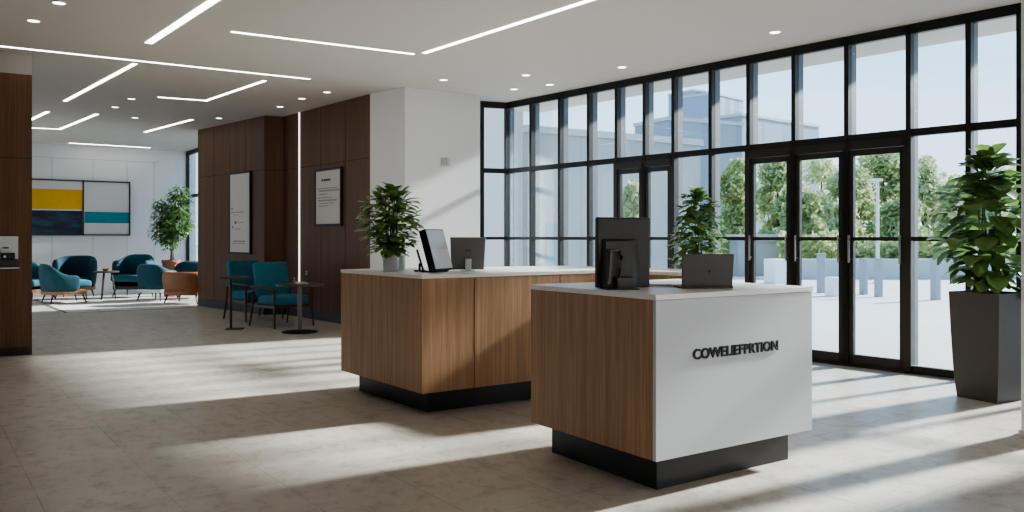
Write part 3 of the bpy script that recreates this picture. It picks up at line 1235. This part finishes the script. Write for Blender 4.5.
# small square-topped table left of the armchairs
pq = fl(235, 329)
t = thing('side_table', 'small dark square table on thin legs left of the teal armchairs', 'table', pq, math.radians(10))
MB().bx(-.2, .2, -.14, .14, .775, .805, .004).build('table_top', M['table_top'], t)
MB().cyl((-.06, 0, .012), (-.06, 0, .776), .017, n=14).build('leg', M['chair_leg'], t, smooth=True)
MB().bx(-.13, .13, -.1, .1, 0, .014, .004).build('base', M['chair_leg'], t)


# ------------------------------------------------------------------ lounge chairs
def tub_chair(name, lab, loc, rz, w=.95, d=.85, h=.78, seat_h=.42, mat=None, inner=None, band=None, group='lounge tub chairs', arm_h=.55, low=.2, cushion=True, thick=.1):
    """tub chair facing local -y: wrap-around shell, seat, wooden rim, four legs"""
    mat = mat or M['teal']
    t = thing(name, lab, 'armchair', loc, rz, group)
    a0 = math.radians(118)
    n = 17
    rx, ry = w / 2, d / 2
    vs, fs = [], []
    for i in range(n):
        u = i / (n - 1) * 2 - 1
        a = u * a0
        # direction from centre: back is +y
        cx, cy = math.sin(a), math.cos(a)
        # superellipse-ish outline
        k = (abs(cx) ** 2.6 + abs(cy) ** 2.6) ** (-1 / 2.6)
        ox, oy = cx * k, cy * k
        hb = arm_h + (h - arm_h) * (0.5 + .5 * math.cos(min(1, max(0, abs(u) - .22) * 1.9) * PI))
        tb = 1 - thick / rx
        vs += [(ox * rx * .93, oy * ry * .93, low), (ox * rx * 1.02, oy * ry * 1.02, (low + hb) / 2), (ox * rx * 1.04, oy * ry * 1.05, hb - .03),
               (ox * rx * (tb + .07), oy * ry * (tb + .07), hb), (ox * rx * tb, oy * ry * tb, hb - .05), (ox * rx * tb * .97, oy * ry * tb * .97, low + .05)]
    m_ = 6
    for i in range(n - 1):
        for k in range(m_):
            a, b = i * m_ + k, i * m_ + (k + 1) % m_
            fs.append((a, b, b + m_, a + m_))
    fs.append(tuple(range(m_))[::-1])
    fs.append(tuple((n - 1) * m_ + k for k in range(m_)))
    sh = mesh_obj('backrest', vs, fs, mat, t)
    subsurf(sh, 1)
    if cushion:
        MB().box((0, -.06, seat_h - .06), (w - thick * 2 - .02, d - thick * 1.2, .15), .05, 3).build('seat', inner or mat, t, smooth=True)
    pl = []
    for i in range(24):
        a = 2 * PI * i / 24
        cx, cy = math.sin(a), math.cos(a)
        k = (abs(cx) ** 3 + abs(cy) ** 3) ** (-1 / 3)
        pl.append((cx * k * rx * .92, cy * k * ry * .92))
    MB().prism(pl, low - .015, low + .055).build('seat_rim', band or M['tan_wood'], t)
    for sx in (-1, 1):
        for sy in (-1, 1):
            MB().tube([(sx * rx * .62, sy * ry * .62, low), (sx * rx * .74, sy * ry * .76, 0)], [.02, .012], 8).build('leg', M['chair_leg'], t, smooth=True)
    return t


RG = .017
tub_chair('tub_chair', 'light teal tub chair cut off by the near walnut panel', at(31, 18.3, RG), math.radians(75), .95, .85, .98, .45, M['teal_light'], arm_h=.62)
tub_chair('tub_chair', 'large teal tub chair with tan rim in front, its back to the viewer', at(64, 17.7, RG), math.radians(132), 1.0, .9, .85, .46, M['teal'], arm_h=.6, inner=M['teal_light'])
tub_chair('tub_chair', 'dark teal wide chair against the lounge wall left of the table', at(75, 19.05, RG), math.radians(10), .9, .7, .98, .45, M['teal_dark'], arm_h=.9)
tub_chair('tub_chair', 'teal tub chair facing out, right of the lounge table', at(133, 19.4, RG), math.radians(-8), .9, .75, 1.0, .5, M['teal'], arm_h=.86, inner=M['teal_light'], band=M['frame_wood'])
tub_chair('tub_chair', 'teal chair turned away beside the tan tub chair', at(158, 18.3, RG), math.radians(160), .86, .72, .82, .45, M['teal'], arm_h=.68, band=M['concrete_white'])
tub_chair('tub_chair', 'tan leather tub chair seen from behind near the walnut wall', at(188, 17.55, RG), math.radians(172), 1.0, .78, .68, .42, M['tan'], arm_h=.68, band=M['tan'], inner=M['teal_dark'])
tc_ = tub_chair('tub_chair', 'dark teal chair with tan arm behind the tan tub chair', at(192, 19.1, RG), math.radians(200), .8, .7, .86, .45, M['teal_dark'], arm_h=.7, band=M['tan_wood'])

MB().tube([(.36, .3, .8), (.41, .05, .82), (.4, -.2, .76), (.36, -.3, .6)], [.035, .045, .045, .03], 10).build('armrest', M['tan'], tc_, smooth=True)
# lounge table and its small bowl
p = at(106.5, 18.5, RG)
t = thing('lounge_table', 'round dark table between the teal lounge chairs', 'table', p)
MB().lathe([(.25, 0), (.262, .01), (.262, .03), (.255, .035)], (0, 0, .6), 40).build('table_top', M['table_top'], t, smooth=True)
for k in range(3):
    a = 2 * PI * k / 3 + .4
    MB().tube([(.1 * math.cos(a), .1 * math.sin(a), .6), (.19 * math.cos(a), .19 * math.sin(a), 0)], [.018, .014], 8).build('leg', M['chair_leg'], t, smooth=True)
t = thing('bowl', 'small tan bowl on the round lounge table', 'bowl', (p.x - .02, p.y, RG + .635))
MB().lathe([(.03, 0), (.05, .01), (.09, .055), (.084, .055), (.045, .018)], n=24).build('body', M['tan_wood'], t, smooth=True)

# rug
r0 = Vector((-8.24, 15.3, 0))
ud = Vector((-.6, .8, 0))
vd = Vector((.84, .5426, 0))
rl = lambda a, b: (r0 + ud * a + vd * b)
rugp = [rl(0, 0), rl(0, 4.2), rl(3.0, 4.2), rl(4.6, 2.6), rl(4.6, 0)]
t = thing('area_rug', 'pale lounge rug with thin dark border under the tub chairs', 'rug', (0, 0, 0))
MB().prism([(q.x, q.y) for q in (rl(0, 0), rl(0, 2.3), rl(4.1, 2.3), rl(4.1, 0))], .0, .01).build('pile', M['rug'], t)
MB().prism([(q.x, q.y) for q in (rl(.0, 0), rl(.0, .05), rl(4.1, .05), rl(4.1, 0))], .0095, .012).build('border', M['rug_border'], t)

# ficus tree in the lounge
p = at(171, 19.75)
t = thing('potted_tree', 'slender ficus tree in terracotta pot by the lounge window', 'potted tree', p)
MB().lathe([(.14, 0), (.155, .02), (.195, .78), (.21, .8), (.21, .87), (.185, .87), (.17, .8)], n=36).build('pot', M['terracotta'], t, smooth=True)
MB().cyl((0, 0, .79), (0, 0, .82), .17, n=24).build('soil', M['soil'], t)
tr = MB()
rr = random.Random(4)
tr.tube([(0, 0, .75), (.03, 0, 1.2), (-.02, .02, 1.6), (.03, 0, 2.2)], [.035, .03, .025, .012], 8)
tr.tube([(.05, .02, .75), (.0, .04, 1.2), (.05, 0, 1.5), (.12, 0, 2.3)], [.03, .025, .02, .01], 8)
tr.build('trunk', M['bark'], t, smooth=True)
vs, fs = [], []
blobs = [(0, 0, 1.75, .42), (-.2, .0, 1.55, .28), (.22, 0, 1.7, .32), (.16, 0, 2.15, .34), (.2, 0, 2.42, .24), (-.15, .05, 1.95, .3), (-.05, 0, 1.35, .25), (-.25, 0, 2.2, .16)]
for bx_, by_, bz_, br_ in blobs:
    for k in range(int(300 * (br_ / .3) ** 2)):
        v = Vector((rr.gauss(0, 1), rr.gauss(0, 1), rr.gauss(0, 1))).normalized() * br_ * rr.uniform(.5, 1.05)
        d = Vector((v.x, v.y, v.z * .3 - .3 * br_)) + Vector((rr.uniform(-.1, .1), rr.uniform(-.1, .1), 0))
        leaf_geo(vs, fs, Vector((bx_, by_, bz_)) + v, d, Vector((0, 0, 1)), rr.uniform(.08, .12), .05, .5, .2, (.1, 1, .05))
mesh_obj('foliage', vs, fs, M['leaf_ficus'], t)


# ------------------------------------------------------------------ outside
def block(name, lab, cat, a, b, depth, z1, mat, extra=None, z0=-.1):
    d = b - a
    t = thing(name, lab, cat, a, math.atan2(d.y, d.x))
    MB().bx(0, d.length, 0, depth, z0, z1).build('wall', mat, t)
    MB().bx(-.1, d.length + .1, -.1, depth + .1, z1, z1 + .25).build('roof_edge', M['concrete'], t)
    return t, d.length


# grey wing facing the left part of the glazing
wa, wb = at(527, 29.6), at(700, 34.0)
t, L_ = block('building', 'long pale grey building wing behind the left half of the glazing', 'building', wa, wb, 4, zat(128, 30) - .2, M['facade'])
win = []
for k in range(3):
    x = .8 + k * 2.0
    MB().bx(x, x + .8, -.03, .0, .0, 1.9).build('window', M['facade_block'], t)
ta = at(478, 25.0)
tb = at(523, 26.0)
t, L_ = block('building', 'taller grey stair block at the far left of the glazing', 'building', ta, tb, 4, 9, M['facade'])
t, L_ = block('building', 'slim blue-grey tower, left of two on the skyline', 'building', at(693.5, 118), at(711, 120), 5, zat(92, 119), M['facade_tower'])
t, L_ = block('building', 'broad pale tower, right of two on the skyline', 'building', at(713, 98), at(743.5, 103), 5, zat(97, 100), M['facade_tower'])
t, L_ = block('building', 'low long pale block right of the two towers', 'building', at(742, 72), at(819, 80), 4, zat(122, 76), M['facade_block'])
t, L_ = block('building', 'low grey roof block in front of the towers', 'building', at(668, 58), at(742, 61), 4, zat(131, 64), M['facade_block'])
t, L_ = block('building', 'low blue-grey pavilion seen through the first glass door of three', 'building', at(738, 30), at(797, 30.6), .6, zat(241, 31), M['facade'])


def tree(lab, px, D, top_py, wpx, mat, seed, n=2600):
    rr = random.Random(seed)
    p = at(px, D, -.02)
    H = zat(top_py, D)
    rad = wpx / F * D / 2
    t = thing('tree', lab, 'tree', p, 0, 'trees beyond the plaza')
    tr = MB()
    tr.tube([(0, 0, 0), (.05, 0, H * .3), (0, .1, H * .75)], [.14, .11, .04], 7)
    for k in range(4):
        a = k * 1.7
        tr.tube([(0, 0, H * .28), (rad * .4 * math.cos(a), rad * .4 * math.sin(a), H * .55)], [.06, .03], 5)
    tr.build('trunk', M['bark'], t, smooth=True)
    vs, fs = [], []
    bl = []
    for k in range(20):
        u = rr.random()
        zz = H * (.1 + .76 * u)
        rw = rad * (1 - abs(u - .4) ** 1.6 * 1.1)
        a = rr.uniform(0, 2 * PI)
        q = rr.uniform(.1, .75) * rw
        bl.append((q * math.cos(a), q * math.sin(a), zz, rad * rr.uniform(.28, .48)))
    bl.append((0, 0, H * .86, rad * .35))
    for i in range(n):
        bx_, by_, bz_, br_ = bl[i % len(bl)]
        v = Vector((rr.gauss(0, 1), rr.gauss(0, 1), rr.gauss(0, 1))).normalized() * br_ * rr.uniform(.6, 1.06)
        c = Vector((bx_, by_, bz_)) + v
        c.z = min(max(c.z, .25), H)
        s = rr.uniform(.09, .21)
        u_ = Vector((rr.gauss(0, 1), rr.gauss(0, 1), rr.gauss(0, 1))).normalized()
        w_ = u_.orthogonal().normalized()
        i0 = len(vs)
        vs += [c - u_ * s, c + w_ * s * .6, c + u_ * s, c - w_ * s * .6]
        fs.append((i0, i0 + 1, i0 + 2, i0 + 3))
    mesh_obj('foliage', vs, fs, mat, t, False)
    return t


trees = [(633, 24, 172, 34, 0, 'small tree added in place of the tree reflection in the left glass door', 900),  # added tree, stands in for a reflection in the door glass
         (738, 38, 152, 62, 1, 'green tree behind the left mullion of the three glass doors', 2600),
         (778, 43, 150, 66, 0, 'leafy tree seen through the first glass door of three', 2800),
         (822, 48, 155, 70, 2, 'pale tree seen through the middle glass door of three', 2800),
         (850, 38, 160, 62, 0, 'tree behind the stile between second and third glass doors', 2400),
         (884, 43, 146, 76, 1, 'dense tree behind the lamp post', 3000),
         (925, 48, 150, 62, 2, 'pale tree right of the glass doors', 2600),
         (958, 43, 172, 64, 0, 'mid green tree behind the large fig', 2200),
         (1000, 38, 168, 70, 1, 'tree at the right edge of the view', 2400),
         (802, 33.5, 190, 60, 1, 'low bushy tree seen between first and second glass doors', 1800),
         (905, 34, 196, 60, 0, 'low bushy tree right of the lamp post', 1800),
         (980, 33.5, 196, 70, 2, 'low pale bush tree behind the large fig', 1800),
         (842, 35, 200, 50, 2, 'low pale bush tree seen through the middle door', 1500)]
for i, (px, D, ty, wp_, mi, lab, nl) in enumerate(trees):
    tree(lab, px, D, ty, wp_, M['hazy_tree_leaf'][mi], 100 + i, int(nl * 1.9))

# low wall, bollards, blocks, lamp post
a_, b_ = at(795, 28.2), at(1090, 28.2)
d_ = b_ - a_
o = MB().bx(0, d_.length, 0, .4, -.1, .66, .02).build('garden_wall', M['concrete'], None, a_, math.atan2(d_.y, d_.x))
tag(o, 'long low grey concrete wall edging the plaza in front of the trees', 'low wall')
rr = random.Random(77)
ht_ = tag(bpy.data.objects.new('hedge', None), 'long loose green hedge growing right behind the low concrete wall', 'hedge')
COL.objects.link(ht_)
ht_.location = a_ + Vector((0, 1.25, 0))
ht_.rotation_euler = (0, 0, math.atan2(d_.y, d_.x))
vs, fs = [], []
for i in range(5200):
    x = rr.uniform(0, d_.length)
    top = 1.35 + .28 * math.sin(x * 1.7) + .2 * math.sin(x * 4.1 + 1)
    c = Vector((x, rr.uniform(-.35, .5), rr.uniform(.1, max(.5, top))))
    s = rr.uniform(.09, .2)
    u_ = Vector((rr.gauss(0, 1), rr.gauss(0, 1), rr.gauss(0, 1))).normalized()
    w_ = u_.orthogonal().normalized()
    i0 = len(vs)
    vs += [c - u_ * s, c + w_ * s * .6, c + u_ * s, c - w_ * s * .6]
    fs.append((i0, i0 + 1, i0 + 2, i0 + 3))
mesh_obj('foliage', vs, fs, M['hazy_tree_leaf'][0], ht_, False)
for px, by, ty, wpx, lab in ((863.5, 294.5, 259, 7.5, 'grey square bollard left of the lamp post'),
                             (878.5, 297, 259, 7.5, 'grey square bollard at the foot of the lamp post'),
                             (821, 293, 254, 7.5, 'grey square bollard seen through the middle door'),
                             (935.5, 300, 259, 9, 'grey square bollard right of the glass doors beside the fig')):
    q = fl(px, by, -.015)
    w_ = wpx / F * q.y / 1.25
    t = thing('bollard', lab, 'bollard', q, .5, 'square bollards on the plaza')
    zt_ = zat(ty, q.y) + .015
    MB().bx(-w_ / 2, w_ / 2, -w_ / 2, w_ / 2, 0, zt_, .01).build('post', M['bollard'], t)
    MB().bx(-w_ / 2 - .012, w_ / 2 + .012, -w_ / 2 - .012, w_ / 2 + .012, zt_, zt_ + .02, .004).build('cap', M['bollard'], t)
for px, by, ty, wpx, lab in ((834, 296, 277, 15, 'white concrete cube seat beside a bollard in the middle door'),
                             (776, 283, 259, 20, 'large white concrete block seen through the first door of three'),
                             (789, 288, 271, 9, 'small white concrete block right of the large one')):
    q = fl(px, by, -.015)
    w_ = wpx / F * q.y / 1.2
    o = MB().bx(-w_ / 2, w_ / 2, -w_ / 2, w_ / 2, 0, zat(ty, q.y) + .015, .02).build('concrete_block', M['concrete_white'], None, q, .45)
    tag(o, lab, 'concrete block', 'white concrete blocks on the plaza')
q = at(877.5, 25.5, -.015)
t = thing('lamp_post', 'slim pale lamp post with flat head in front of the trees', 'lamp post', q)
ht = zat(181, 25.5)
MB().cyl((0, 0, 0), (0, 0, ht), .06, .045, 14).build('pole', M['lamp_post'], t, smooth=True)
MB().bx(-.23, .14, -.09, .09, ht, ht + .09, .02).build('lamp_head', M['lamp_post'], t)
MB().cyl((0, 0, 0), (0, 0, .05), .13, n=16).build('base', M['lamp_post'], t)

# ------------------------------------------------------------------ light
world = bpy.data.worlds.new('world')
SC.world = world
world.use_nodes = True
nt = world.node_tree
bg = nt.nodes['Background']
tc = nt.nodes.new('ShaderNodeTexCoord')
sep = nt.nodes.new('ShaderNodeSeparateXYZ')
nt.links.new(tc.outputs['Generated'], sep.inputs[0])
cr = nt.nodes.new('ShaderNodeValToRGB')
els = cr.color_ramp.elements
els[0].position = 0.0
els[0].color = S((214, 225, 232))
els[1].position = .6
els[1].color = S((128, 176, 220))
e2 = els.new(.12)
e2.color = S((194, 217, 235))
e3 = els.new(.3)
e3.color = S((160, 200, 234))
nt.links.new(sep.outputs['Z'], cr.inputs['Fac'])
nz = nt.nodes.new('ShaderNodeTexNoise')
mpn = nt.nodes.new('ShaderNodeMapping')
mpn.inputs['Scale'].default_value = (2, 2, 9)
nt.links.new(tc.outputs['Generated'], mpn.inputs['Vector'])
nt.links.new(mpn.outputs['Vector'], nz.inputs['Vector'])
nz.inputs['Scale'].default_value = 1.6
nz.inputs['Detail'].default_value = 5
cl = ramp(nt, nz.outputs['Fac'], .5, .75, (0, 0, 0, 1), (.5, .5, .5, 1))
nt.links.new(mix_node(nt, cl, cr.outputs['Color'], S((240, 243, 245))), bg.inputs['Color'])
bg.inputs['Strength'].default_value = 1.7

sun_d = bpy.data.lights.new('sun', 'SUN')
sun_d.energy = 10.8
sun_d.angle = math.radians(3.4)
sun_d.color = (1, .95, .88)
sun = bpy.data.objects.new('sun', sun_d)
COL.objects.link(sun)
az, el = math.radians(29.8), math.radians(25)
to_sun = Vector((math.cos(az) * math.cos(el), math.sin(az) * math.cos(el), math.sin(el)))
sun.rotation_euler = to_sun.to_track_quat('Z', 'Y').to_euler()

SC.view_settings.view_transform = 'AgX'
SC.view_settings.look = 'AgX - Medium High Contrast'
SC.view_settings.exposure = 0.87
SC.cycles.use_denoising = True
SC.cycles.max_bounces = 8
SC.cycles.diffuse_bounces = 5
SC.cycles.transparent_max_bounces = 16
SC.cycles.caustics_reflective = False
SC.cycles.caustics_refractive = False
SC.cycles.sample_clamp_indirect = 6
